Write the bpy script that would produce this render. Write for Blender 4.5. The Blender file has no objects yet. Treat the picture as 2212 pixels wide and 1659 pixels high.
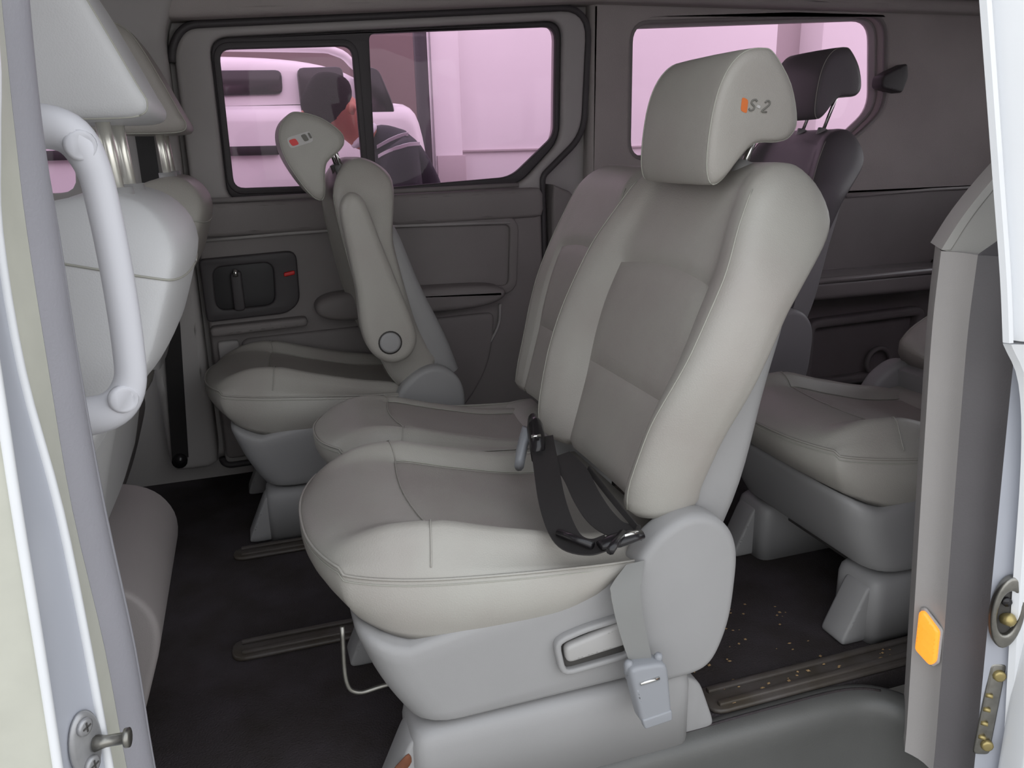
import bpy, bmesh, math, random
import numpy as np
from mathutils import Vector, Matrix
random.seed(4); rng = np.random.default_rng(4)
C = bpy.context.scene.collection
SC = bpy.context.scene
# ------------------------------------------------------------------ camera
YAW, PITCH, ROLL, CAMZ, FPX = math.radians(17.8), math.radians(16.7), math.radians(-1.4), 1.0, 1720.0
_f = np.array([math.sin(YAW)*math.cos(PITCH), math.cos(YAW)*math.cos(PITCH), -math.sin(PITCH)])
_r0 = np.array([math.cos(YAW), -math.sin(YAW), 0.0]); _u0 = np.cross(_r0, _f)
_r = _r0*math.cos(ROLL)+_u0*math.sin(ROLL); _u = -_r0*math.sin(ROLL)+_u0*math.cos(ROLL)
cam_d = bpy.data.cameras.new('camera'); cam = bpy.data.objects.new('camera', cam_d); C.objects.link(cam)
cam.matrix_world = Matrix(((_r[0], _u[0], -_f[0], 0), (_r[1], _u[1], -_f[1], 0), (_r[2], _u[2], -_f[2], CAMZ), (0, 0, 0, 1)))
cam_d.sensor_width = 36; cam_d.sensor_fit = 'HORIZONTAL'; cam_d.lens = 36*FPX/2212; cam_d.clip_start = 0.02
SC.camera = cam
# ------------------------------------------------------------------ light: bright overcast sky
W = bpy.data.worlds.new('sky'); SC.world = W; W.use_nodes = True
nt = W.node_tree; nt.nodes.clear()
out = nt.nodes.new('ShaderNodeOutputWorld'); bg = nt.nodes.new('ShaderNodeBackground')
tc = nt.nodes.new('ShaderNodeTexCoord'); sep = nt.nodes.new('ShaderNodeSeparateXYZ'); ramp = nt.nodes.new('ShaderNodeValToRGB')
ramp.color_ramp.elements[0].position = 0.0; ramp.color_ramp.elements[0].color = (1.0, 1.0, 1.0, 1)
ramp.color_ramp.elements[1].position = 1.0; ramp.color_ramp.elements[1].color = (0.86, 0.92, 1.0, 1)
nt.links.new(tc.outputs['Generated'], sep.inputs[0]); nt.links.new(sep.outputs['Z'], ramp.inputs['Fac'])
nt.links.new(ramp.outputs[0], bg.inputs['Color']); bg.inputs['Strength'].default_value = 1.9
nt.links.new(bg.outputs[0], out.inputs['Surface'])
SC.view_settings.view_transform = 'Standard'; SC.view_settings.look = 'None'
SC.view_settings.gamma = 1.0; SC.view_settings.use_curve_mapping = False
SC.view_settings.exposure = -0.12

# ------------------------------------------------------------------ helpers
def lin(c):
    return tuple(((x/255)/12.92 if x/255 <= 0.04045 else ((x/255+0.055)/1.055)**2.4) for x in c)
def new_mat(name, rgb, rough=0.5, metal=0.0, spec=0.5, bump=0.0, scale=200.0, var=0.0, vscale=6.0, tint=None, coat=0.0, kind='noise'):
    m = bpy.data.materials.new(name); m.use_nodes = True; n = m.node_tree; b = n.nodes['Principled BSDF']
    col = lin(rgb)
    b.inputs['Base Color'].default_value = (*col, 1); b.inputs['Roughness'].default_value = rough
    b.inputs['Metallic'].default_value = metal; b.inputs['Specular IOR Level'].default_value = spec
    b.inputs['Coat Weight'].default_value = coat
    t = n.nodes.new('ShaderNodeTexCoord')
    if var > 0:
        nz = n.nodes.new('ShaderNodeTexNoise'); nz.inputs['Scale'].default_value = vscale; nz.inputs['Detail'].default_value = 5
        n.links.new(t.outputs['Object'], nz.inputs['Vector'])
        r = n.nodes.new('ShaderNodeValToRGB'); r.color_ramp.elements[0].position = .3; r.color_ramp.elements[1].position = .7
        t2 = lin(tint) if tint else col
        r.color_ramp.elements[0].color = (*[c*(1-var) for c in t2], 1); r.color_ramp.elements[1].color = (*[min(1, c*(1+var*.6)) for c in col], 1)
        n.links.new(nz.outputs['Fac'], r.inputs['Fac']); n.links.new(r.outputs['Color'], b.inputs['Base Color'])
    if bump > 0:
        if kind == 'voronoi':
            tx = n.nodes.new('ShaderNodeTexVoronoi'); o = tx.outputs['Distance']
        elif kind == 'wave':
            tx = n.nodes.new('ShaderNodeTexWave'); tx.inputs['Distortion'].default_value = .6; o = tx.outputs['Fac']
        else:
            tx = n.nodes.new('ShaderNodeTexNoise'); tx.inputs['Detail'].default_value = 4; o = tx.outputs['Fac']
        tx.inputs['Scale'].default_value = scale
        n.links.new(t.outputs['Object'], tx.inputs['Vector'])
        bp = n.nodes.new('ShaderNodeBump'); bp.inputs['Strength'].default_value = bump; bp.inputs['Distance'].default_value = .004
        n.links.new(o, bp.inputs['Height']); n.links.new(bp.outputs[0], b.inputs['Normal'])
    return m
def glass_mat(name, rgb):
    m = bpy.data.materials.new(name); m.use_nodes = True; n = m.node_tree; n.nodes.clear()
    o = n.nodes.new('ShaderNodeOutputMaterial'); mx = n.nodes.new('ShaderNodeMixShader'); tr = n.nodes.new('ShaderNodeBsdfTransparent')
    gl = n.nodes.new('ShaderNodeBsdfGlossy'); fr = n.nodes.new('ShaderNodeFresnel'); fr.inputs['IOR'].default_value = 1.33
    tr.inputs['Color'].default_value = (*rgb, 1); gl.inputs['Roughness'].default_value = .02
    n.links.new(fr.outputs[0], mx.inputs[0]); n.links.new(tr.outputs[0], mx.inputs[1]); n.links.new(gl.outputs[0], mx.inputs[2]); n.links.new(mx.outputs[0], o.inputs[0])
    return m
M = dict(
 leather=new_mat('grey_leather', (170, 168, 161), .42, spec=.45, bump=.10, scale=420, var=.07, vscale=5, tint=(169, 163, 157), kind='voronoi'),
 insert=new_mat('perforated_leather', (164, 161, 154), .5, spec=.4, bump=.18, scale=600, var=.07, vscale=6, tint=(163, 156, 151), kind='voronoi'),
 stitch=new_mat('stitch_thread', (172, 171, 162), .7),
 plastic=new_mat('seat_plastic', (156, 155, 155), .48, bump=.06, scale=500, var=.04),
 lever=new_mat('lever_plastic', (170, 168, 166), .42),
 gap=new_mat('shadow_gap_plastic', (70, 68, 66), .7),
 trim_dark=new_mat('dark_door_trim', (138, 132, 131), .6, bump=.12, scale=500, var=.05),
 trim_black=new_mat('black_trim', (70, 66, 68), .55, bump=.06, scale=400),
 trim_mid=new_mat('grey_pillar_trim', (176, 172, 170), .6, bump=.1, scale=500, var=.04),
 trim_light=new_mat('light_pillar_trim', (178, 176, 171), .55, bump=.06, scale=500, var=.03),
 liner=new_mat('headliner', (178, 171, 168), .9, bump=.3, scale=500, var=.05),
 carpet=new_mat('black_carpet', (66, 61, 64), .95, spec=.2, bump=.7, scale=260, var=.35, vscale=9, tint=(74, 68, 66)),
 rail=new_mat('rail_plastic', (84, 79, 77), .45, bump=.15, scale=160, var=.25, vscale=14, tint=(82, 74, 64)),
 sill=new_mat('sill_plastic', (94, 94, 92), .4, bump=.1, scale=300, var=.08),
 rubber=new_mat('seal_rubber', (152, 151, 158), .6, bump=.15, scale=300, var=.06),
 rubber_dark=new_mat('dark_seal_rubber', (104, 101, 103), .6, bump=.12, scale=300, var=.08),
 paint=new_mat('white_paint', (236, 238, 241), .28, coat=.5, var=.03),
 cream=new_mat('underseal_paint', (198, 198, 186), .4, var=.06, vscale=20),
 chrome=new_mat('chrome', (225, 225, 222), .12, metal=1.0),
 plated=new_mat('plated_post', (240, 238, 228), .3, metal=.75),
 steel=new_mat('worn_steel', (150, 148, 142), .38, metal=1.0, var=.2, vscale=60),
 belt=new_mat('black_webbing', (46, 44, 44), .55, spec=.5, bump=.35, scale=900, kind='wave'),
 belt_grey=new_mat('grey_webbing', (140, 140, 138), .65, bump=.35, scale=900, kind='wave'),
 buckle=new_mat('grey_buckle', (148, 150, 155), .4),
 buckle_black=new_mat('black_buckle', (34, 32, 34), .25),
 orange=new_mat('orange_reflector', (255, 150, 40), .2, coat=.8),
 red=new_mat('red_button', (225, 40, 40), .4),
 thread_orange=new_mat('orange_thread', (222, 120, 60), .7),
 thread_grey=new_mat('grey_thread', (120, 118, 112), .7),
 patch=new_mat('pale_patch', (200, 198, 196), .6),
 glass=glass_mat('pink_tinted_glass', (.965, .80, .91)),
 clear=glass_mat('clear_glass', (.97, .97, .98)),
 silver=new_mat('silver_paint', (176, 179, 188), .3, coat=.4, var=.03),
 handle=new_mat('handle_plastic', (212, 212, 218), .42),
 leather_front_lit=new_mat('lit_leather', (206, 206, 207), .45, spec=.4, bump=.08, scale=420, var=.03, kind='voronoi'),  # lightened copy of the grey leather: front daylight put into the colour
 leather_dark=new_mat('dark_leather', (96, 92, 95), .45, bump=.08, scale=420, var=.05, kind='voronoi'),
 privacy=glass_mat('privacy_glass', (.965, .87, .95)),
 gloss=new_mat('glossy_trim', (138, 132, 131), .22, var=.04),
 zinc=new_mat('zinc_plate', (172, 172, 174), .45, metal=.6, var=.12, vscale=60),
 rust=new_mat('rust', (110, 66, 44), .8, var=.4, vscale=40),
 car=new_mat('car_paint', (232, 230, 230), .3, coat=.4),
 car_glass=new_mat('dark_car_glass', (30, 28, 30), .2),
 car_black=new_mat('car_black_trim', (40, 38, 40), .5),
 wall=new_mat('white_wall', (238, 236, 236), .8, var=.05, vscale=1.2),
 wall_grey=new_mat('grey_wall', (190, 182, 182), .8, var=.05, vscale=1.2),
 wall_brown=new_mat('brown_grey_wall', (120, 106, 104), .85, var=.08, vscale=1.5),
 ground=new_mat('concrete', (158, 155, 150), .9, bump=.3, scale=40, var=.12, vscale=2),
 skin=new_mat('skin', (196, 128, 104), .55),
 hair=new_mat('black_hair', (18, 16, 17), .9, spec=.1, bump=.5, scale=160),
 jacket=new_mat('dark_jacket', (42, 40, 50), .8, bump=.2, scale=300),
 stripe=new_mat('pale_stripe', (220, 220, 224), .7),
 trousers=new_mat('dark_trousers', (48, 48, 56), .85),
 debris=new_mat('debris', (170, 140, 100), .8),
)
def at(u, v, x=None, y=None, z=None):
    d = _f+_r*(u-1106)/FPX-_u*(v-829.5)/FPX; o = np.array([0, 0, CAMZ])
    t = (x-o[0])/d[0] if x is not None else ((y-o[1])/d[1] if y is not None else (z-o[2])/d[2])
    return o+t*d
def props(o, label=None, cat=None, group=None, kind=None):
    if label: o['label'] = label
    if cat: o['category'] = cat
    if group: o['group'] = group
    if kind: o['kind'] = kind
    return o
def empty(name, loc, label, cat, group=None, kind=None):
    o = bpy.data.objects.new(name, None); C.objects.link(o); o.location = loc; o.empty_display_size = .05
    return props(o, label, cat, group, kind)
def mesh_obj(name, V, F, mat, parent=None, smooth=True, angle=None, label=None):
    me = bpy.data.meshes.new(name); me.from_pydata([tuple(map(float, v)) for v in V], [], [tuple(int(i) for i in f) for f in F]); me.update()
    return finish(name, me, mat, parent, smooth, angle, label)
def finish(name, me, mat, parent=None, smooth=True, angle=None, label=None):
    b = bmesh.new(); b.from_mesh(me); bmesh.ops.remove_doubles(b, verts=b.verts, dist=1e-5); bmesh.ops.recalc_face_normals(b, faces=b.faces)
    if angle is not None:
        for e in b.edges:
            if len(e.link_faces) == 2 and e.calc_face_angle(0) > math.radians(angle): e.smooth = False
    ng = [f for f in b.faces if len(f.verts) > 4]
    if ng: bmesh.ops.triangulate(b, faces=ng, ngon_method='EAR_CLIP')
    for f in b.faces: f.smooth = smooth
    b.to_mesh(me); b.free()
    o = bpy.data.objects.new(name, me); C.objects.link(o); me.materials.append(mat)
    if parent: o.parent = parent
    if label: o['label'] = label
    return o
def catmull(P, m=6, closed=False):
    P = np.asarray(P, float); n = len(P); R = []
    segs = n if closed else n-1
    for i in range(segs):
        if closed: a, b, c, d = P[(i-1) % n], P[i], P[(i+1) % n], P[(i+2) % n]
        else: b, c = P[i], P[i+1]; a = P[i-1] if i > 0 else 2*b-c; d = P[i+2] if i+2 < n else 2*c-b
        for k in range(m):
            t = k/m
            R.append(.5*((2*b)+(c-a)*t+(2*a-5*b+4*c-d)*t*t+(-a+3*b-3*c+d)*t**3))
    if not closed: R.append(P[-1])
    return np.array(R)
def curve1(xs, ys, x):      # smooth 1-d interpolation (pchip-like)
    xs = np.asarray(xs, float); ys = np.asarray(ys, float); x = np.clip(np.asarray(x, float), xs[0], xs[-1])
    d = np.diff(ys)/np.diff(xs); s = np.zeros_like(ys); s[0] = d[0]; s[-1] = d[-1]
    for i in range(1, len(xs)-1):
        s[i] = 0 if d[i-1]*d[i] <= 0 else 2*d[i-1]*d[i]/(d[i-1]+d[i])
    i = np.clip(np.searchsorted(xs, x, side='right')-1, 0, len(xs)-2); h = xs[i+1]-xs[i]; t = (x-xs[i])/h
    return (2*t**3-3*t**2+1)*ys[i]+(t**3-2*t**2+t)*h*s[i]+(-2*t**3+3*t**2)*ys[i+1]+(t**3-t**2)*h*s[i+1]
def grid_faces(nr, nc, closed=False, off=0):
    F = []
    for r in range(nr-1):
        for c in range(nc if closed else nc-1):
            c2 = (c+1) % nc; F.append((off+r*nc+c, off+r*nc+c2, off+(r+1)*nc+c2, off+(r+1)*nc+c))
    return F
def loft(name, rings, mat, parent=None, caps=True, closed=True, angle=None, smooth=True, label=None):
    R = np.array(rings); nr, nc = R.shape[:2]; V = R.reshape(-1, 3); F = grid_faces(nr, nc, closed)
    if caps and closed: F += [tuple(range(nc))[::-1], tuple(range((nr-1)*nc, nr*nc))]
    return mesh_obj(name, V, F, mat, parent, smooth, angle, label)
def tube_data(P, rad, n=8, flat=1.0, up=None):
    P = np.asarray(P, float); T = np.gradient(P, axis=0); T /= np.linalg.norm(T, axis=1)[:, None]+1e-12
    u = np.array(up if up is not None else ((0, 0, 1) if abs(T[0][2]) < .9 else (1, 0, 0)), float); R = []
    rads = rad if np.ndim(rad) else [rad]*len(P)
    for p, t, r in zip(P, T, rads):
        a = np.cross(t, u); a /= np.linalg.norm(a)+1e-12; b = np.cross(a, t)
        if up is None: u = b
        R.append([p+r*(math.cos(q)*a+flat*math.sin(q)*b) for q in np.linspace(0, 2*math.pi, n, endpoint=False)])
    return np.array(R)
def tube(name, P, rad, mat, parent=None, n=8, flat=1.0, up=None, label=None):
    return loft(name, tube_data(P, rad, n, flat, up), mat, parent, label=label)
def ribbon(name, P, Wd, w, th, mat, parent=None, label=None):   # flat strap: path P, width direction Wd per point
    P = np.asarray(P, float); Wd = np.asarray(Wd, float)
    if Wd.ndim == 1: Wd = np.tile(Wd, (len(P), 1))
    Wd /= np.linalg.norm(Wd, axis=1)[:, None]; T = np.gradient(P, axis=0); N = np.cross(T, Wd); N /= np.linalg.norm(N, axis=1)[:, None]+1e-12
    w = np.asarray([w]*len(P) if np.ndim(w) == 0 else w)
    R = [[p-d*a/2-n*th/2, p+d*a/2-n*th/2, p+d*a/2+n*th/2, p-d*a/2+n*th/2] for p, d, n, a in zip(P, Wd, N, w)]
    return loft(name, R, mat, parent, angle=50, label=label)
def box(name, lo, hi, mat, parent=None, bev=.003, seg=2, label=None):
    b = bmesh.new(); bmesh.ops.create_cube(b, size=1); lo = Vector(lo); hi = Vector(hi)
    for v in b.verts: v.co = Vector([(lo[i]+hi[i])/2+v.co[i]*(hi[i]-lo[i]) for i in range(3)])
    if bev > 0: bmesh.ops.bevel(b, geom=list(b.edges), offset=bev, segments=seg, affect='EDGES', profile=.5)
    me = bpy.data.meshes.new(name); b.to_mesh(me); b.free()
    return finish(name, me, mat, parent, True, 40, label)
def rounded(poly, r, n=5):
    P = [np.array(p, float) for p in poly]; R = []; rs = r if np.ndim(r) else [r]*len(P)
    for i in range(len(P)):
        a, b, c = P[i-1], P[i], P[(i+1) % len(P)]; rr = rs[i]
        d1 = (a-b); d2 = (c-b); l1 = np.linalg.norm(d1); l2 = np.linalg.norm(d2); k = min(rr, l1*.49, l2*.49)
        p, q = b+d1/l1*k, b+d2/l2*k
        for t in np.linspace(0, 1, n): R.append((1-t)**2*p+2*t*(1-t)*b+t*t*q)
    return np.array(R)
def flat_poly(name, outer, holes, depth, bev, mapf, mat, parent=None, label=None, angle=40):
    """a panel with holes: outline in 2-d, thickness along the third axis, bevelled rim; mapf(a, b, c) -> xyz"""
    cu = bpy.data.curves.new(name, 'CURVE'); cu.dimensions = '2D'; cu.fill_mode = 'BOTH'; cu.extrude = max(depth/2-bev, 1e-4); cu.bevel_depth = bev; cu.bevel_resolution = 2
    cu.offset = -bev
    for k, ring in enumerate([outer]+list(holes)):
        ring = np.asarray(ring, float)
        area = np.sum(ring[:, 0]*np.roll(ring[:, 1], -1)-np.roll(ring[:, 0], -1)*ring[:, 1])
        if (area > 0) != (k == 0): ring = ring[::-1]
        s = cu.splines.new('POLY'); s.points.add(len(ring)-1); s.use_cyclic_u = True
        for p, q in zip(s.points, ring): p.co = (q[0], q[1], 0, 1)
    ob = bpy.data.objects.new('tmp', cu); C.objects.link(ob)
    me = bpy.data.meshes.new_from_object(ob.evaluated_get(bpy.context.evaluated_depsgraph_get()))
    bpy.data.objects.remove(ob); bpy.data.curves.remove(cu); me.name = name; me.materials.clear()
    for v in me.vertices: v.co = mapf(v.co.x, v.co.y, v.co.z)
    return finish(name, me, mat, parent, True, angle, label)
def offset_ring(ring, d):          # shrink an outline towards its inside (d > 0)
    R = np.asarray(ring, float); n = len(R); out = []
    area = np.sum(R[:, 0]*np.roll(R[:, 1], -1)-np.roll(R[:, 0], -1)*R[:, 1]); sgn = 1 if area > 0 else -1
    for i in range(n):
        t = R[(i+1) % n]-R[i-1]; t = t/(np.linalg.norm(t)+1e-9); out.append(R[i]+sgn*d*np.array([-t[1], t[0]]))
    return np.array(out)
def pillow(name, outline, y0, y1, mapf, mat, parent=None, rnd=.012, k=5, label=None):
    """solid of a 2-d outline between two depths with rounded rims"""
    outline = np.asarray(outline, float); keep = [i for i in range(len(outline)) if np.linalg.norm(outline[i]-outline[i-1]) > 2e-4]; outline = outline[keep]
    def folds(o):
        q = offset_ring(o, rnd*1.05); a = np.roll(o, -1, 0)-o; b = np.roll(q, -1, 0)-q; return np.any((a*b).sum(1) <= 0)
    if folds(outline):
        seg = np.roll(outline, -1, 0)-outline; ln = np.linalg.norm(seg, axis=1); cum = np.concatenate([[0], np.cumsum(ln)]); N_ = int(min(96, max(40, cum[-1]/(rnd*.45)))); P_ = np.vstack([outline, outline[:1]])
        outline = np.array([[np.interp(t, cum, P_[:, d]) for d in (0, 1)] for t in np.linspace(0, cum[-1], N_, endpoint=False)])
        for _ in range(40):
            if not folds(outline): break
            outline = outline*.5+(np.roll(outline, 1, 0)+np.roll(outline, -1, 0))*.25
    rings = []
    sg = 1 if y1 > y0 else -1
    for a in np.linspace(0, math.pi/2, k): rings.append((rnd*(1-math.sin(a)), y0+sg*rnd*(1-math.cos(a))))
    for a in np.linspace(math.pi/2, 0, k): rings.append((rnd*(1-math.sin(a)), y1-sg*rnd*(1-math.cos(a))))
    RR = [[mapf(p[0], p[1], y) for p in offset_ring(outline, d)] for d, y in rings]
    return loft(name, RR, mat, parent, angle=50, label=label)
def XZ(a, b, c): return (a, c, b)     # 2-d (x, z), depth along y

# ------------------------------------------------------------------ seat
PIV = np.array([.615, .42])
def back_pos(h, d, l, ang):
    s, c = math.sin(ang), math.cos(ang)
    return (PIV[0]+h*s-d*c-.35, l, PIV[1]+h*c+d*s)
def build_back(root, ang, hwf=1.0, bolster=1.0, thick=1.0, L=.58, slope=0.0, shell_h=(-.03, .43), shell_k=1.0, rear=None, mat='leather', res=1.0, shell=True, seams=(.27, .615)):
    nT1, nT2 = int(30*res)+6, 10
    T = np.concatenate([np.linspace(0, .86, nT1), .86+.14*np.sin(np.linspace(0, math.pi/2, nT2))[1:]]); nT = len(T)
    i1 = int(np.argmin(abs(T-seams[0]))); i2 = int(np.argmin(abs(T-seams[1])))
    hw = curve1([0, .2, .45, .62, .8, .92, 1], [.225, .255, .284, .278, .238, .212, .2], T)*hwf
    dcr = curve1([0, .1, .25, .45, .72, .9, 1], [.085, .112, .124, .118, .103, .085, .07], T)
    dc = curve1([0, .2, .36, .5, .665, .85, 1], [.06, .066, .074, .078, .074, .07, .062], T)
    dcr = dc+(dcr-dc)*bolster
    dr = curve1([0, .1, .3, .6, .88, 1], [-.03, -.012, 0, -.010, -.066, -.052], T)
    if rear is not None: dr = curve1([0, .3, .5, .68, .86, 1], rear, T)
    dc = dc*thick; dcr = dcr*thick
    fac = np.clip((T-.86)/.14, 0, 1); top = np.sqrt(np.clip(1-fac**2, 0, 1)); top = np.maximum(top, .02)
    bot = np.clip(T/.03, 0, 1); bot = .8+.2*np.sqrt(1-(1-bot)**2)
    m = 4; rings = []; nhalf = None
    for j in range(nT):
        a = hw[j]*(1-.28*(1-top[j])); c_ = dc[j]; k = dcr[j]; r = dr[j]; mid = (c_+r)/2
        ctrl = [(0, c_), (.3*a, c_+.001), (.57*a, c_+.004), (.72*a, c_+.62*(k-c_)+.003), (.87*a, k), (.97*a, k-.022), (a*1.0, (k+r)/2), (.985*a, r+.028), (.9*a, r+.004), (.5*a, r-.008), (0, r-.012)]
        H = catmull(ctrl, m)[:, :]; H[:, 1] = mid+(H[:, 1]-mid)*top[j]*bot[j]
        full = [(-p[0], p[1]) for p in H[::-1]]+[tuple(p) for p in H[1:-1]]   # starts at rear centre, over far.. front .. near
        rings.append(full); nhalf = len(H)
    nc = len(rings[0]); cf = nhalf-1                       # index of front centre
    sA, sB = cf-2*m, cf+2*m                                # inner seams
    def hshift(j, l, a):
        w = math.exp(-((T[j]-seams[1])/.16)**2)
        return .016*w*max(0, 1-(l/(.57*a))**2)
    V = np.zeros((nT, nc, 3))
    for j in range(nT):
        for i, (l, d) in enumerate(rings[j]):
            dd = d
            if j <= i2 and i in (sA, sB): dd = d-.006
            if (j in (i1, i2)) and sA < i < sB: dd = d-.007
            elif (j in (i1-1, i1+1, i2-1, i2+1)) and sA < i < sB: dd = d-.0015
            h = T[j]*L+hshift(j, l, hw[j])+(.012-.5*max(dd, -.02))*max(0, 1-T[j]/.2)
            h -= slope*max(0, dd+.05)*T[j]**3
            V[j, i] = back_pos(h, dd, l, ang)
    idx = lambda j, i: j*nc+(i % nc)
    main, mid_p, low_p = [], [], []
    for j in range(nT-1):
        for i in range(nc):
            f = (idx(j, i), idx(j, i+1), idx(j+1, i+1), idx(j+1, i))
            inside = sA <= i < sB
            (low_p if inside and j < i1 else mid_p if inside and j < i2 else main).append(f)
    main += [tuple(idx(0, i) for i in range(nc))[::-1], tuple(idx(nT-1, i) for i in range(nc))]
    VV = V.reshape(-1, 3)
    b = mesh_obj('backrest', VV, main, M[mat], root)
    clean(b)
    for fs in (mid_p, low_p):
        o = mesh_obj('back_insert', VV, fs, M['insert'], b); clean(o)
    # stitched ridges along both bolster crests
    for sgn in (-1, 1):
        col = cf+sgn*4*m
        pts = [V[j, col]+np.array([-.0008, 0, .0004]) for j in range(1, nT-8)]
        tube('stitching', pts, .0011, M['stitch'], b, n=5)
    if rear is not None:
        js = int(np.argmin(abs(T-.84))); cen_ = V[js].mean(0)
        tube('stitching', [cen_+(p-cen_)*1.004 for p in list(V[js])+[V[js][0]]], .0016, M['stitch'], b, n=5)
    if shell:
        hs = np.linspace(shell_h[0], shell_h[1], 14); rg = []
        for h in hs:
            q = (h+.03)/.46; w = (.205+.02*math.sin(q*3.0))*hwf; d1 = .012; d2 = shell_k*float(curve1([0, .15, .6, .9, 1], [-.105, -.1, -.062, -.05, -.02], q))
            sec = [(-w, d1), (-w, d2+.02), (-w+.02, d2), (0, d2-.004), (w-.02, d2), (w, d2+.02), (w, d1)]
            sec = rounded(sec, [.001, .012, .012, .05, .012, .012, .001], 4)
            rg.append([back_pos(h, d, l, ang) for l, d in sec])
        loft('back_shell', rg, M['plastic'], root, angle=45)
    return b
def clean(o):
    b = bmesh.new(); b.from_mesh(o.data); loose = [v for v in b.verts if not v.link_faces]; bmesh.ops.delete(b, geom=loose, context='VERTS'); b.to_mesh(o.data); b.free()
def build_headrest(root, ang, lc, hw=.118, dh=0.0, mark=None, prof=None, posts=True, post_len=.09, mat=None):
    prof = prof if prof is not None else [(.505, .116), (.522, .134), (.57, .152), (.627, .164), (.672, .162), (.705, .146), (.722, .118), (.723, .095), (.694, .046), (.649, .011), (.622, .012), (.606, .032), (.589, .070), (.556, .088), (.52, .101)]
    P = catmull(prof, 4, True); cen = P.mean(0); rings = []
    prof_v = [(-1, .02), (-.999, .5), (-.995, .8), (-.975, .93), (-.93, .975), (-.85, .992), (-.6, 1.0), (0, 1.005)]
    prof_v += [(-a, b) for a, b in prof_v[-2::-1]]
    for v, s in prof_v:
        rings.append([back_pos(cen[0]+(p[0]-cen[0])*s+dh, cen[1]+(p[1]-cen[1])*s - .012*(1-abs(v))*0, lc+v*hw, ang) for p in P])
    o = loft('headrest', rings, mat or M['leather'], root)
    for sgn in (-1, 1):
        j = 4 if sgn < 0 else len(prof_v)-5
        seam = [np.array(rings[j][i]) for i in list(range(len(P)))+[0]]
        c3 = np.mean(seam, axis=0); seam = [c3+(p-c3)*1.003 for p in seam]
        tube('stitching', seam, .0012, M['stitch'], o, n=5)
    if posts:
        for sgn in (-.42, .42):
            pp = [back_pos(h, .035+.0*h, lc+sgn*hw, ang) for h in (.535, .60+dh, .66+dh)]
            tube('headrest_post', pp, .0058, M['chrome'], root, n=10)
            tube('post_collar', [back_pos(h, .035, lc+sgn*hw, ang) for h in (.54, .572)], .017, M['plastic'], root, n=12)
    if mark:
        l = lc-hw-.0006
        for mk, (h, d, w, hh, mt, sk) in enumerate(mark):
            l = lc-hw-.0006*(mk+1)
            pts = [(h-hh/2, d+w/2-sk), (h-hh/2, d-w/2-sk), (h+hh/2, d-w/2+sk), (h+hh/2, d+w/2+sk)]
            pts = rounded(pts, min(w, hh)*.3, 3)
            V = [back_pos(a+dh, b, l, ang) for a, b in pts]+[back_pos(a+dh, b, l+.004, ang) for a, b in pts]; n = len(pts)
            F = [tuple(range(n)), tuple(range(n, 2*n))[::-1]]+[(i, (i+1) % n, n+(i+1) % n, n+i) for i in range(n)]
            mesh_obj('embroidery', V, F, M[mt], o, smooth=False)
    return o
def cushion_bottom_z(x): return curve1([.05, .09, .163, .267, .378, .455, .501, .57], [.345, .329, .300, .291, .297, .32, .36, .38], x)
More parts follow.
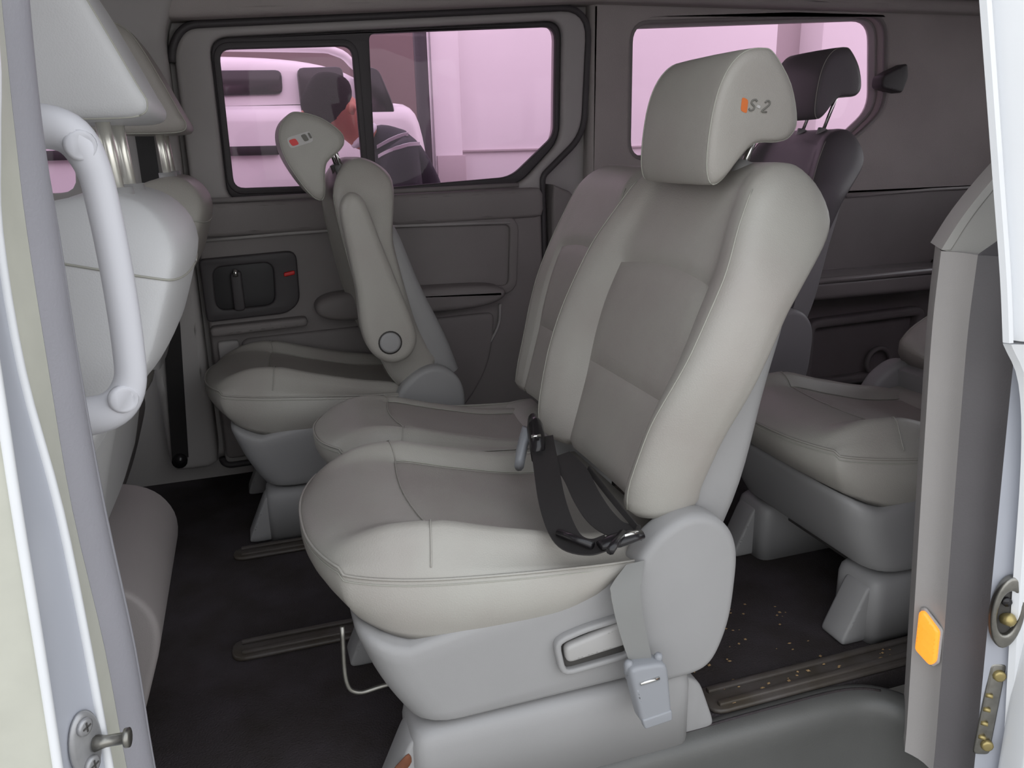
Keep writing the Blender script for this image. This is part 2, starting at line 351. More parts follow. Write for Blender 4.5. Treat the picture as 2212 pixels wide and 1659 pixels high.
def build_cushion(root, hwf=1.0, bolster=1.0, xf0=.030, xr=.60, ns=40, ntt=36, drop=0.0):
    S = np.linspace(-1, 1, ns+1); Tt = np.linspace(0, 1, ntt+1)**1.15
    i_a, i_b = int(round(ns*.21)), ns-int(round(ns*.21)); jt = int(np.argmin(abs(Tt-.30)))
    V = np.zeros((ntt+1, ns+1, 3))
    def zp(x): return curve1([0, .05, .081, .145, .239, .383, .482, .6], [.418, .416, .409, .404, .397, .384, .376, .37], x)
    for j, t in enumerate(Tt):
        hw = (.244-.052*(1-t)**6)*hwf
        for i, s in enumerate(S):
            xf = xf0+.046*abs(s)**2.4
            x = xf*(1-t)+xr*t
            if jt-4 <= j <= jt+4: x -= (.012*(1-abs(s))*.6+.045*max(0, (abs(s)-.6)/.4)**1.4*(abs(s) < .999))*(1-abs(j-jt)/5)
            z0 = float(curve1([0, .05, .12, .2, .33, .47, .6], [.448, .452, .455, .440, .402, .370, .36], x)); b = float(curve1([0, .1, .25, .45, .6], [0, .012, .030, .030, .010], x))*bolster
            fr = float(curve1([0, .04, .1, .2, .34, 1], [0, .42, .70, .91, 1, 1], t))
            zs = float(curve1([0, .3, .57, .76, .9, 1], [0, .001, .004, b+.003, b*.4-.006, 0], abs(s)))
            e = max(0, (abs(s)-.76)/.24)
            zi = (z0+zs)*(1-e**2)+(float(zp(x)))*e**2
            z = zi*fr+.418*(1-fr) if abs(s) < .999 else float(zp(x))
            if i in (i_a, i_b) and j >= jt: z -= .0045
            if j == jt and .001 < abs(s) < .98: z -= .002
            V[j, i] = (x-.35, hw*s, z-drop)
    nc = ns+1; idx = lambda j, i: j*nc+i
    top, ins = [], []
    for j in range(ntt):
        for i in range(ns):
            (ins if i_a <= i < i_b and j >= jt else top).append((idx(j, i), idx(j, i+1), idx(j+1, i+1), idx(j+1, i)))
    # skirt
    loop = [idx(j, 0) for j in range(ntt, 0, -1)]+[idx(0, i) for i in range(ns+1)]+[idx(j, ns) for j in range(1, ntt+1)]
    VV = [tuple(v) for v in V.reshape(-1, 3)]; base = [np.array(VV[k]) for k in loop]; nl = len(loop); prev = loop; K = 8; skirt = []
    for k in range(1, K+1):
        q = k/K; cur = []
        for p in base:
            x = p[0]+.35; l = p[1]; fx = float(np.clip((.2-x)/.18, 0, 1))
            xb = x+.046*fx*fx; lb = l*(1-.03); zb = float(cushion_bottom_z(min(max(xb, .05), .57)))-drop
            bulge = math.sin(q*math.pi)*.011
            n = np.array([-fx*1.0, np.sign(l)*(1-fx*.5) if abs(l) > .12*hwf else l/.12/hwf*.5]); n = n/(np.linalg.norm(n)+1e-6)
            P = np.array([x+(xb-x)*q**1.6+n[0]*bulge-.35, l+(lb-l)*q**1.6+n[1]*bulge, p[2]+(zb-p[2])*q])
            cur.append(len(VV)); VV.append(tuple(P))
        for a in range(nl-1): skirt.append((prev[a], prev[a+1], cur[a+1], cur[a]))
        prev = cur
    skirt.append(tuple(prev))
    o = mesh_obj('seat_cushion', VV, top+skirt, M['leather'], root); clean(o)
    if True:
        c = mesh_obj('cushion_insert', VV, ins, M['insert'], o); clean(c)
    for col_ in (i_a, i_b): tube('stitching', [V[j, col_]+np.array([0, 0, .0035]) for j in range(jt, ntt-2)], .0013, M['stitch'], o, n=5)
    tube('stitching', [V[jt, i]+np.array([0, 0, .0025]) for i in range(1, ns)], .0012, M['leather'], o, n=5)
    pip = [base[a]+np.array([-.001, 0, .0005])*1.0+np.array([0, np.sign(base[a][1])*.0008, 0]) for a in range(0, nl)]
    tube('piping', pip, .0022, M['leather'], o, n=6)
    pip2 = [p+np.array([0, 0, -.008]) + np.array([-.0012*(np.clip((.2-(p[0]+.35))/.18, 0, 1)), np.sign(p[1])*.0022, 0]) for p in pip]
    tube('stitching', pip2, .001, M['stitch'], o, n=5)
    return o
def plan_ring(xf, xr, hw, r, n=7):
    return rounded([(xf, -hw), (xr, -hw), (xr, hw), (xf, hw)], [r, .012, .012, r], n)
def build_base(root, hwf=1.0, lever=True, drop=0.0):
    hw = .243*hwf
    rg = []
    for q in np.concatenate([[0, .02], np.linspace(.06, .9, 9), [.96, 1.0, 1.0]]):
        qq = q; k = len(rg)
        xf = .157-.078*q-.006*math.sin(q*math.pi); inset = .008*(1-min(1, q/.06)**.5)+(.010*max(0, (q-.9)/.1)**2); last = (k == 13)
        R = plan_ring(xf+inset, .545-inset, hw*(.985+.015*q)-inset-(.03 if last else 0), .07)
        rg.append([(p[0]-.35, p[1], .152+(float(cushion_bottom_z(np.clip(p[0], .05, .52)))-.003-.152)*q*(1-.0*q)-drop*q) for p in R])
    loft('side_cover', rg, M['plastic'], root)
    for sgn in (-1, 1):
        rg = []
        for z, i in ((0.001, 0), (.115, 0), (.132, .003), (.141, .009), (.146, .022), (.146, .04)):
            R = rounded([(.15+i, -.062+min(i, .03)), (.632-i, -.062+min(i, .03)), (.632-i, .062-min(i, .03)), (.15+i, .062-min(i, .03))], .03, 6)
            rg.append([(p[0]-.35, p[1]+sgn*(.247*hwf-.062), z) for p in R])
        loft('pedestal', rg, M['plastic'], root)
    box('cross_member', (.22-.35, -.247*hwf+.1, .10), (.56-.35, .247*hwf-.1, .145), M['gap'], root)
    for sgn in (-1, 1):
        for (a, b, c_) in (((.095, 0), (.165, .115), 'f'), ((.61, 0), (.69, .105), 'r')):
            if c_ == 'f': pts = [(.092, .001), (.17, .001), (.17, .13), (.15, .13)]
            else: pts = [(.61, .001), (.692, .001), (.655, .105), (.61, .13)]
            y0 = sgn*(.247*hwf-.018); y1 = sgn*(.247*hwf-.085)
            pillow('foot_cover', np.array([(p[0]-.35, p[1]) for p in rounded(pts, .008, 3)]), min(y0, y1), max(y0, y1), XZ, M['plastic'], root, rnd=.006, k=3)
    if lever:
        y = -hw-.004
        out = rounded([(.388, .198), (.515, .205), (.515, .288), (.425, .279), (.375, .266)], .02, 4)
        hs = flat_poly('lever_bezel', [(p[0]-.35, p[1]) for p in out], [[(p[0]-.35, p[1]) for p in offset_ring(out, .010)]], .016, .004, lambda a, b, c: (a, y+c, b), M['plastic'], root)
        flat_poly('lever_pocket', [(p[0]-.35, p[1]) for p in offset_ring(out, .007)], [], .004, .001, lambda a, b, c: (a, y+.004+c, b), M['gap'], hs)
        lv = rounded([(.395, .226), (.50, .236), (.50, .278), (.44, .266), (.392, .256)], .010, 4)
        pillow('recline_lever', np.array([(p[0]-.35, p[1]) for p in lv]), y-.014, y+.004, XZ, M['lever'], root, rnd=.006)
def build_recliner(root, hwf=1.0, sides=(-1,)):
    pts = rounded([(.505, .143), (.655, .147), (.69, .23), (.697, .36), (.683, .405), (.645, .438), (.60, .447), (.555, .425), (.52, .393), (.495, .33), (.5, .22)], [.004, .03, .1, .05, .04, .05, .05, .05, .04, .05, .06], 5)
    for s in sides:
        y0 = s*(.262*hwf); y1 = s*(.205*hwf)
        pillow('recliner_cover', np.array([(p[0]-.35, p[1]) for p in pts]), y0, y1, XZ, M['plastic'], root, rnd=.016, k=6)
def make_seat(name, label, dx, dy, dz, ang, group=None, hwf=1.0, bolster=1.0, headrest=True, recl=(-1, 1), mark=None, hr_dh=0.0, lever=True, res=1.0, yc=1.245, drop=0.0, base=True, hmat=None, mat='leather', shell_k=1.0):
    root = empty(name, (dx+.35, yc+dy, dz), label, 'seat', group)
    a = math.radians(ang)
    build_back(root, a, hwf, bolster, res=res, mat=mat, shell_k=shell_k)
    if headrest: build_headrest(root, a, -.014, dh=hr_dh, mark=mark, mat=M[hmat] if hmat else None)
    build_cushion(root, hwf, bolster, drop=drop)
    if base: build_base(root, hwf if hwf > .7 else .46, lever, drop=drop); build_recliner(root, hwf, recl)
    return root
MARK = [(.6318, .1165, .012, .019, 'thread_orange', .003), (.6390, .0925, .006, .004, 'patch', 0)]
MARK2 = [(.659, .1135, .060, .026, 'patch', .0), (.6575, .130, .018, .016, 'red', .002), (.6600, .101, .012, .017, 'thread_grey', .002), (.6615, .088, .005, .014, 'thread_grey', .001)]
hero = make_seat('captain_seat', 'pale grey leather seat in the doorway with grey buckle strap hanging at its side', 0, 0, 0, 21.8, mark=MARK)
mid = make_seat('middle_seat', 'narrower grey leather seat without headrest between doorway seat and forward-tilted seat', .060, .485, -.022, 20, hwf=.68, bolster=.25, headrest=False, recl=(), lever=False)
far = make_seat('far_captain_seat', 'grey leather seat with backrest tilted forward and flat folded armrest on its side', -.185, .985, 0, -15.5, mark=MARK2, lever=False, hwf=.87, hr_dh=.0, shell_k=.72)
rear = make_seat('rear_seat', 'grey leather seat behind the doorway seat, only cushion and base in view', .96, .115, 0, 78, lever=False)
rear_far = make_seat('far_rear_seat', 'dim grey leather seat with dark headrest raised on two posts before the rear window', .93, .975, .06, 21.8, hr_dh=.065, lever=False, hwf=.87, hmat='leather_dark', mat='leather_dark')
pillow('rust_slot', rounded([(.112-.35, .05), (.150-.35, .09), (.146-.35, .11), (.118-.35, .085)], .008, 3), -.2305, -.2275, XZ, M['rust'], hero, rnd=.001, k=2)
hrm = [o for o in hero.children if o.name.startswith('headrest') and 'post' not in o.name][0]
for glyph, h0_, d0_ in (([(.9, .85), (.6, 1), (.2, .9), (.15, .65), (.5, .5), (.85, .35), (.8, .1), (.4, 0), (.1, .15)], .6275, .1085), ([(.1, .8), (.4, 1), (.8, .9), (.85, .65), (.5, .35), (.1, 0), (.9, 0)], .6345, .0855)):
    P = catmull([back_pos(h0_+.017*b+.003*a, d0_-.011*a, -.014-.118-.0008, math.radians(21.8)) for a, b in glyph], 3)
    tube('embroidery', P, .0014, M['thread_grey'], hrm, n=6)
# chrome slide bar under the doorway seat
bar = catmull([(.066-.35, -.19, .325), (.064-.35, -.192, .235), (.08-.35, -.19, .207), (.12-.35, -.185, .205), (.2-.35, -.18, .208)], 6)
tube('slide_bar', bar, .0036, M['steel'], hero, n=8)
bar = [(.066-.35, -.19, .325), (.1-.35, -.19, .33)]
# armrest on the forward-tilted seat
yA = -.235
arm = catmull([(.243, .905), (.222, .89), (.212, .86), (.222, .77), (.236, .66), (.238, .58), (.255, .513), (.30, .475), (.35, .483), (.378, .525), (.372, .57), (.35, .64), (.31, .76), (.275, .87), (.262, .897)], 4, True)
ao = pillow('armrest', np.array([(p[0]-(-.185)-.35, p[1]) for p in arm]), yA-.052, yA+.02, XZ, M['leather'], far, rnd=.02, k=6)
cx, cz = .306+.185-.35, .533
tube('pivot_cap', [(cx, yA-.045, cz), (cx, yA-.056, cz), (cx, yA-.0565, cz)], [.026, .026, .02], M['plastic'], ao, n=24)
tube('pivot_groove', [(cx, yA-.05, cz), (cx, yA-.0535, cz)], [.030, .030], M['gap'], ao, n=24)

# front seats seen from behind, beside the centre pillar
def front_seat(name, label, dx, dy, hr_prof=None, hr_hw=.15, hwf=1.0, thick=1.9, px=0.0):
    root = empty(name, (dx+.35, 1.245+dy, 0), label, 'seat')
    a = math.radians(21.8)
    build_back(root, a, hwf, .9, thick=thick, L=.575, slope=.22, shell_h=(.11, .43), shell_k=.6, rear=[-.03, -.012, -.03, -.062, -.058, -.045], mat='leather_front_lit' if thick > 1.5 else 'leather')
    build_headrest(root, a, 0.0, hw=hr_hw, dh=.0, prof=hr_prof, posts=False, mat=M['leather_front_lit'] if thick > 1.5 else None)
    for sgn in (-1, 1):
        tube('headrest_post', [(.430, sgn*.07, .90), (.425, sgn*.07, 1.0), (.421, sgn*.07, 1.07)], .0095, M['plated'], root, n=12)
        tube('post_collar', [(.429, sgn*.07, .925), (.428, sgn*.07, .957)], .02, M['plastic'], root, n=12)
    build_cushion(root)
    rg = []
    for z, xf, xr in catmull([(.001, .16, .60), (.06, .152, .632), (.15, .14, .675), (.25, .12, .712), (.33, .10, .735), (.385, .09, .722), (.42, .095, .68), (.435, .11, .60)], 4):
        rg.append([(p[0]-.35, p[1], z) for p in plan_ring(xf, xr+.02-px, .19, .06)])
    loft('pedestal', rg, M['trim_dark'], root)
    return root
def back_frame(x, z, ang=math.radians(21.8), dx=-.942):
    rx, rz = x-dx-PIV[0], z-PIV[1]; return (rx*math.sin(ang)+rz*math.cos(ang), -rx*math.cos(ang)+rz*math.sin(ang))
HRF = [back_frame(p[0]-.022, p[1]) for p in ((-.092, 1.045), (-.14, 1.042), (-.22, 1.043), (-.29, 1.05), (-.315, 1.09), (-.31, 1.17), (-.28, 1.25), (-.23, 1.28), (-.18, 1.265), (-.15, 1.22), (-.12, 1.155), (-.09, 1.085), (-.08, 1.06))]
front = front_seat('front_seat', 'front seat beside the pillar with leather back lightened as if daylit and big headrest on steel posts', -.942, .06, HRF)
front_far = front_seat('far_front_seat', 'shaded front seat beyond the lightened one, dark headrest edge showing past it', -.945, .93, HRF, hwf=.8, thick=1.4, px=.14)

# ------------------------------------------------------------------ vehicle shell
def struct(name, o=None, label=None):
    if o is None: o = bpy.data.objects.new(name, None); C.objects.link(o)
    o['kind'] = 'structure'
    if label: o['label'] = label
    return o
YW = 2.50
def wallmap(y): return lambda a, b, c: (a, y-c, b)
# floor, ceiling
fl = box('floor', (-1.9, 1.035, -.04), (3.05, 2.60, 0), M['carpet'], bev=.002); struct('floor', fl)
def ceil_z(y): return float(curve1([.8, 1.1, 1.7, 2.3, 2.6], [1.50, 1.56, 1.585, 1.53, 1.425], y))
rg = []
for x in np.linspace(-1.15, 3.02, 12):
    ys = np.linspace(.84, 2.56, 16)
    rg.append([(x, y, ceil_z(y)) for y in ys]+[(x, y, ceil_z(y)+.04) for y in ys[::-1]])
ce = loft('ceiling', rg, M['liner'], angle=40); struct('ceiling', ce)
seam = tube('lining_seam', [(.26, y, ceil_z(y)-.0005) for y in np.linspace(.95, 2.5, 20)], .003, M['liner'], ce, n=5)

DOOR = rounded([(-.150, .06), (.93, .06), (.918, .86), (.918, .905), (1.062, 1.03), (1.082, 1.40), (-.10, 1.325), (-.139, 1.27)], [.02, .03, .02, .06, .06, .09, .03, .06], 7)
WINO = rounded([(-.048, .860), (.845, .872), (.992, 1.012), (1.0, 1.368), (-.045, 1.302)], [.05, .06, .05, .05, .05], 7)
WIN2 = rounded([(1.246, .955), (2.10, .97), (2.262, 1.10), (2.225, 1.402), (1.246, 1.356)], [.05, .09, .06, .07, .05], 7)
WIN3 = rounded([(-1.35, .91), (-.44, .90), (-.44, 1.31), (-1.05, 1.31)], .05, 5)
wall = flat_poly('wall_far', [(-1.9, -.05), (3.05, -.05), (3.05, 1.47), (-1.9, 1.47)], [offset_ring(WINO, .004), WIN2, WIN3], .04, .002, wallmap(2.575), M['trim_mid']); struct('wall_far', wall)
# upper quarter lining and pillar linings standing proud of the metal
flat_poly('quarter_lining', rounded([(1.085, .79), (3.02, .785), (3.02, 1.43), (1.095, 1.43)], .01, 3), [offset_ring(WIN2, -.006)], .06, .02, wallmap(2.535), M['liner'], wall)
tube('window_rim', [(p[0], 2.515, p[1]) for p in np.vstack([offset_ring(WIN2, -.012), offset_ring(WIN2, -.012)[:1]])], .010, M['trim_dark'], wall, n=6)
pillow('pillar_lining', rounded([(-.30, .08), (-.165, .08), (-.155, 1.30), (-.10, 1.43), (-.32, 1.43)], .03, 4), 2.43, 2.575, XZ, M['trim_mid'], wall, rnd=.02)
pillow('header_rail', rounded([(-1.0, 1.335), (-.12, 1.342), (1.08, 1.415), (3.0, 1.418), (3.0, 1.46), (-1.0, 1.46)], .01, 3), 2.44, 2.57, XZ, M['liner'], wall, rnd=.02)
# lower quarter trim: ledge, pocket, cup recess
lowq = pillow('quarter_panel', rounded([(.945, .02), (3.0, .02), (3.0, .80), (1.06, .80), (1.0, .86), (.945, .88)], .02, 4), 2.47, 2.575, XZ, M['trim_dark'], wall, rnd=.012)
led = pillow('ledge', rounded([(1.75, .455), (2.53, .45), (2.53, .525), (1.75, .525)], .03, 4), 2.27, 2.5, XZ, M['gloss'], wall, rnd=.02)
tube('ledge_lip', catmull([(1.78, 2.28, .522), (2.15, 2.27, .526), (2.45, 2.28, .526), (2.53, 2.33, .524), (2.535, 2.46, .522)], 5), .012, M['gloss'], led, n=6)
poc = rounded([(1.95, .07), (2.50, .07), (2.50, .355), (1.95, .345)], .05, 5)
flat_poly('pocket_rim', poc, [offset_ring(poc, .035)], .05, .012, wallmap(2.45), M['trim_dark'], wall)
tube('cup_rim', [(2.31+.055*math.cos(a), 2.445, .145+.055*math.sin(a)) for a in np.linspace(0, 2*math.pi, 24)], .010, M['trim_dark'], wall, n=6)
tube('trim_line', [(2.1, 2.468, .79), (2.5, 2.468, .80), (3.0, 2.468, .80)], .006, M['trim_mid'], wall, n=6)
pillow('belt_guide', rounded([(2.205, 1.165), (2.30, 1.145), (2.32, 1.20), (2.31, 1.25), (2.25, 1.225), (2.205, 1.205)], .012, 4), 2.462, 2.52, XZ, M['trim_black'], wall, rnd=.008)
# rear wall with tailgate window, front bulkhead, dash, windscreen frame
RW = rounded([(1.0, .85), (2.44, .85), (2.36, 1.42), (1.06, 1.42)], .06, 5)
rw = flat_poly('wall_rear', [(.85, -.05), (2.6, -.05), (2.6, 1.62), (.85, 1.62)], [RW], .04, .004, lambda a, b, c: (3.03+c, a, b), M['trim_mid']); struct('wall_rear', rw)
struct('window_4', flat_poly('window_4', offset_ring(RW, -.01), [], .006, .001, lambda a, b, c: (3.045+c, a, b), M['clear']))
da = pillow('wall_front', rounded([(-1.95, -.05), (-1.15, -.05), (-1.1, .5), (-1.2, .82), (-1.9, .86)], .05, 4), .9, 2.58, XZ, M['trim_dark'], rnd=.03); struct('wall_front', da)
# ---- far sliding door
d1 = struct('door_1')
flat_poly('upper_frame', np.array([p for p in DOOR]), [offset_ring(WINO, -.002)], .05, .012, wallmap(2.525), M['trim_mid'], d1)
tube('door_seal', [(p[0], 2.508, p[1]) for p in offset_ring(DOOR, -.008)], .011, M['trim_black'], d1, n=8)
bp = rounded([(-.145, .08), (.925, .08), (.912, .862), (-.142, .862)], .02, 4)
pillow('door_card', bp, 2.482, 2.53, XZ, M['trim_dark'], d1, rnd=.012)
pillow('belt_panel', rounded([(-.14, .765), (.915, .775), (.912, .868), (-.135, .862)], .02, 4), 2.462, 2.5, XZ, M['trim_dark'], d1, rnd=.014)
tube('belt_seam', [(-.135, 2.472, .757), (.1, 2.47, .765), (.43, 2.47, .770), (.80, 2.472, .762)], .005, M['trim_mid'], d1, n=6)
tube('sill_strip', [(-.10, 2.468, .868), (.3, 2.466, .872), (.83, 2.468, .878)], .008, M['trim_dark'], d1, n=6)
hz = rounded([(-.146, .520), (.085, .528), (.125, .56), (.128, .715), (-.146, .705)], [.015, .03, .03, .03, .015], 5)
cup = rounded([(-.115, .553), (.052, .558), (.058, .685), (-.112, .680)], .03, 5)
bz = flat_poly('handle_bezel', hz, [cup], .022, .006, wallmap(2.476), M['trim_black'], d1)
flat_poly('handle_cup', offset_ring(cup, -.004), [], .004, .001, wallmap(2.4805), M['car_black'], bz)
pillow('door_handle', rounded([(-.066, .548), (-.034, .548), (-.034, .668), (-.066, .662)], .012, 4), 2.455, 2.48, XZ, M['trim_black'], bz, rnd=.006)
tube('handle_tip', [(-.05, 2.452, .652), (-.05, 2.452, .672)], [.008, .006], M['chrome'], bz, n=8, label='bright chrome handle tip')
pillow('lock_button', rounded([(.085, .640), (.117, .645), (.117, .657), (.085, .652)], .004, 3), 2.455, 2.472, XZ, M['red'], bz, rnd=.003, label='red lock button')
pk = rounded([(.40, .572), (.79, .560), (.80, .755), (.40, .765)], .02, 5)
flat_poly('pocket_frame', offset_ring(pk, -.03), [pk], .016, .006, wallmap(2.478), M['trim_dark'], d1)
pillow('armrest', rounded([(.14, .498), (.72, .505), (.80, .53), (.80, .575), (.14, .588)], [.02, .04, .03, .02, .02], 4), 2.40, 2.5, XZ, M['trim_dark'], d1, rnd=.02)
pillow('grab_ledge', rounded([(-.14, .478), (.14, .488), (.14, .515), (-.14, .508)], .01, 3), 2.44, 2.5, XZ, M['trim_dark'], d1, rnd=.01)
pillow('lower_pad', rounded([(-.06, .12), (.60, .12), (.72, .30), (.74, .475), (-.06, .46)], [.03, .1, .15, .03, .03], 6), 2.468, 2.5, XZ, M['trim_dark'], d1, rnd=.01)
tube('pad_seam', catmull([(.76, 2.474, .50), (.752, 2.474, .43), (.71, 2.474, .36), (.65, 2.474, .30), (.58, 2.474, .265)], 5), .005, M['trim_mid'], d1, n=6)
pillow('hinge_cover', rounded([(-.125, .36), (-.065, .36), (-.065, .46), (-.125, .46)], .01, 3), 2.462, 2.5, XZ, M['trim_mid'], d1, rnd=.006)
# windows
P1 = rounded([(-.026, .898), (.350, .896), (.345, 1.288), (-.022, 1.274)], .03, 6)
P2 = rounded([(.388, .882), (.826, .902), (.976, 1.028), (.984, 1.352), (.398, 1.322)], [.01, .04, .03, .04, .02], 6)
w1 = struct('window_1')
flat_poly('window_frame', WINO, [P1, P2], .024, .005, wallmap(2.535), M['trim_black'], w1, label='black window surround with centre bar')
for p in (P1, P2): flat_poly('pane', offset_ring(p, -.008), [], .005, .001, wallmap(2.545), M['glass'], w1)
flat_poly('pane_frame', offset_ring(P1, -.018), [P1], .01, .003, wallmap(2.524), M['trim_black'], w1)
w2 = struct('window_2'); flat_poly('pane', offset_ring(WIN2, -.01), [], .005, .001, wallmap(2.585), M['glass'], w2)
w3 = struct('window_3'); flat_poly('pane', offset_ring(WIN3, -.01), [], .005, .001, wallmap(2.585), M['glass'], w3)
# windscreen and near front window let daylight into the cab
ws = struct('window_5', mesh_obj('window_5', [(-1.88, .95, .86), (-1.88, 2.55, .86), (-1.14, 2.50, 1.56), (-1.14, .98, 1.56), (-1.89, .95, .865), (-1.89, 2.55, .865), (-1.15, 2.50, 1.565), (-1.15, .98, 1.565)], [(0, 1, 2, 3), (7, 6, 5, 4), (0, 4, 5, 1), (1, 5, 6, 2), (2, 6, 7, 3), (3, 7, 4, 0)], M['clear'], smooth=False))
# ---- near side: body with openings for front door, doorway, quarter window
NW1 = rounded([(-1.30, .90), (-.42, .90), (-.36, 1.32), (-1.0, 1.32)], .05, 5)
NW2 = rounded([(1.25, .95), (2.4, .97), (2.4, 1.36), (1.25, 1.36)], .07, 5)
DO = rounded([(-.20, -.45), (1.06, -.45), (1.06, 1.50), (-.20, 1.50)], .08, 5)
nw = flat_poly('wall_near', [(-1.95, -.5), (3.05, -.5), (3.05, 1.60), (-1.2, 1.60), (-1.95, .9)], [NW1, NW2, DO], .06, .008, wallmap(.86), M['paint']); struct('wall_near', nw)
struct('window_6', flat_poly('window_6', offset_ring(NW1, -.01), [], .005, .001, wallmap(.85), M['clear']))
struct('window_7', flat_poly('window_7', offset_ring(NW2, -.01), [], .005, .001, wallmap(.85), M['privacy']))
# centre pillar (left of the doorway), columns of one swept section, outside to inside
rows_v = [-160, 100, 300, 500, 800, 1100, 1400, 1659, 2000]
cols = {   # image column of each line of the section, with its distance y
 'skin': ([-170, -90, -75, -60, -10, 36, 85, 125, 175], .715), 'edge': ([-60, -14, -11, -6, 44, 126, 188, 236, 305], .765),
 'flange': ([-12, 13, 34, 58, 105, 156, 226, 274, 345], .81), 'seal': ([38, 60, 85, 120, 167, 222, 287, 330, 398], .865)}
sec = {k: [at(u, v, y=y) for u, v in zip(us, rows_v)] for k, (us, y) in cols.items()}
bp = struct('trim_1'); bp['label'] = 'silver centre pillar with grey rubber door seal'
def strip(name, a, b, mat, bow=0.0, parent=None, n=6, edge=.004):
    rg = []
    for p, q in zip(catmull(a, 4), catmull(b, 4)):
        d = q-p; nrm = np.array([d[1], -d[0], 0]); nrm /= np.linalg.norm(nrm)+1e-9
        L = [p+d*t+nrm*bow*math.sin(math.pi*t) for t in np.linspace(0, 1, n)]
        rg.append(L+[x-nrm*.012 for x in L[::-1]])
    return loft(name, rg, mat, parent, angle=50)
skin0 = [p+np.array([-.10, -.02, 0]) for p in sec['skin']]
strip('outer_skin', skin0, sec['skin'], M['cream'], .0, bp)
strip('pillar_panel', sec['skin'], sec['edge'], M['silver'], -.004, bp)
tube('skin_edge', catmull(sec['skin'], 4), .0045, M['paint'], bp, n=8)
tube('panel_edge', catmull(sec['edge'], 4), .0045, M['paint'], bp, n=8)
strip('flange', sec['edge'], sec['flange'], M['cream'], 0, bp)
sl = strip('door_seal', [p+np.array([0, .001, 0]) for p in sec['flange']], sec['seal'], M['rubber'], .012, bp, n=10)
tube('seal_lip', catmull(sec['seal'], 4), .0035, M['rubber'], sl, n=6)
inn = [p+np.array([-.10, .10, 0]) for p in sec['seal']]
strip('inner_trim', sec['seal'], inn, M['trim_light'], 0, bp)
# rear pillar of the doorway
rows_z = [-.05, .014, .168, .388, .587, .733, .84]
ci = [(1.006, .90), (1.002, .90), (.989, .90), (.970, .90), (.953, .90), (.942, .90), (.940, .90)]
tin = [np.array([x, y+.0, z]) for (x, y), z in zip(ci, rows_z)]
tou = [p+np.array([.008, -.055, 0]) for p in tin]
bpc = struct('trim_2'); bpc['label'] = 'grey rear pillar trim with dark rubber seal'
strip('pillar_trim', [p+np.array([.06, .07, 0]) for p in tin], tin, M['trim_mid'], 0, bpc)
strip('pillar_trim', tin, tou, M['trim_mid'], -.006, bpc)
up = [np.array([.940, .90, .842]), np.array([.975, .90, .892]), np.array([1.03, .90, .95]), np.array([1.10, .90, 1.01]), np.array([1.18, .90, 1.06])]
strip('upper_trim', [p+np.array([.05, .07, 0]) for p in up], up, M['trim_light'], 0, bpc)
strip('upper_trim', up, [p+np.array([.05, -.052, -.02]) for p in up], M['trim_light'], -.006, bpc)
se = [p+np.array([.012, -.066, 0]) for p in tou]; se2 = [p+np.array([.03, -.09, 0]) for p in tou]
strip('door_seal', tou, se, M['rubber_dark'], -.012, bpc, n=10)
up2 = [tou[-1], np.array([1.0, .845, .87]), np.array([1.06, .845, .92]), np.array([1.14, .845, .97])]
strip('door_seal', up2, [p+np.array([.05, -.06, -.02]) for p in up2], M['rubber_dark'], -.012, bpc, n=10)
fin = [p+np.array([.12, -.05, 0]) for p in se]
strip('body_flange', se, fin, M['silver'], 0, bpc)
# sliding door, slid back: its leading edge
d2 = struct('door_2'); d2['label'] = 'white sliding door slid open at the right'
ed = [at(u, v, y=.75) for u, v in [(2095, -260), (2115, 0), (2130, 200), (2145, 400), (2160, 600), (2166, 740)]]
prof = [(0, 0), (.004, -.006), (.010, -.007), (.013, .002), (.022, .003), (.025, -.004), (.034, -.012), (.06, -.03), (.12, -.04), (.14, .05), (.075, .05), (.045, .03)]
loft('door_frame', [[p+np.array([a, b, 0]) for a, b in prof] for p in catmull(ed, 4)], M['paint'], d2, angle=30)
SDW = rounded([(1.10, .93), (1.85, .95), (1.85, 1.30), (.98, 1.30)], .05, 5)
flat_poly('door_panel', rounded([(1.05, -.38), (1.03, .66), (.99, .78), (.90, 1.12), (.86, 1.40), (2.02, 1.40), (2.02, -.38)], .04, 4), [SDW], .05, .01, wallmap(.735), M['paint'], d2)
flat_poly('pane', offset_ring(SDW, -.01), [], .005, .001, wallmap(.735), M['clear'], d2)
lo = [at(u, v, y=.76) for u, v in [(2166, 742), (2200, 830), (2205, 1000), (2185, 1300), (2165, 1659), (2150, 1900)]]
lp = [(0, 0), (.005, -.008), (.03, -.02), (.07, -.05), (.14, -.06), (.16, .05), (.075, .05), (.03, .02)]
loft('door_shell', [[p+np.array([a, b, 0]) for a, b in lp] for p in catmull(lo, 4)], M['paint'], d2, angle=30)

# ------------------------------------------------------------------ sill, rails, floor bits
sp = catmull([(-.16, .86), (-.155, .93), (-.10, .98), (0, .987), (.3, .988), (.6, .988), (.815, .990), (.965, .986), (1.02, .955), (1.036, .90), (1.038, .84)], 6)
prof = [(-.048, .002), (-.035, .006), (-.02, .005), (-.008, 0), (0, -.010), (.004, -.030), (-.002, -.06), (-.004, -.14), (.004, -.22), (.02, -.252), (.05, -.262)]
rg = []
T2 = np.gradient(sp, axis=0); T2 /= np.linalg.norm(T2, axis=1)[:, None]
for p, t in zip(sp, T2):
    n = np.array([t[1], -t[0]]); L = [(p[0]+n[0]*a, p[1]+n[1]*a, z) for a, z in prof]
    rg.append(L+[(x-n[0]*.012, y-n[1]*.012, z-.012) for x, y, z in L[::-1]])
si = loft('trim_3', rg, M['sill'], angle=40); struct('trim_3', si, 'dark plastic door sill with a rounded nosing')
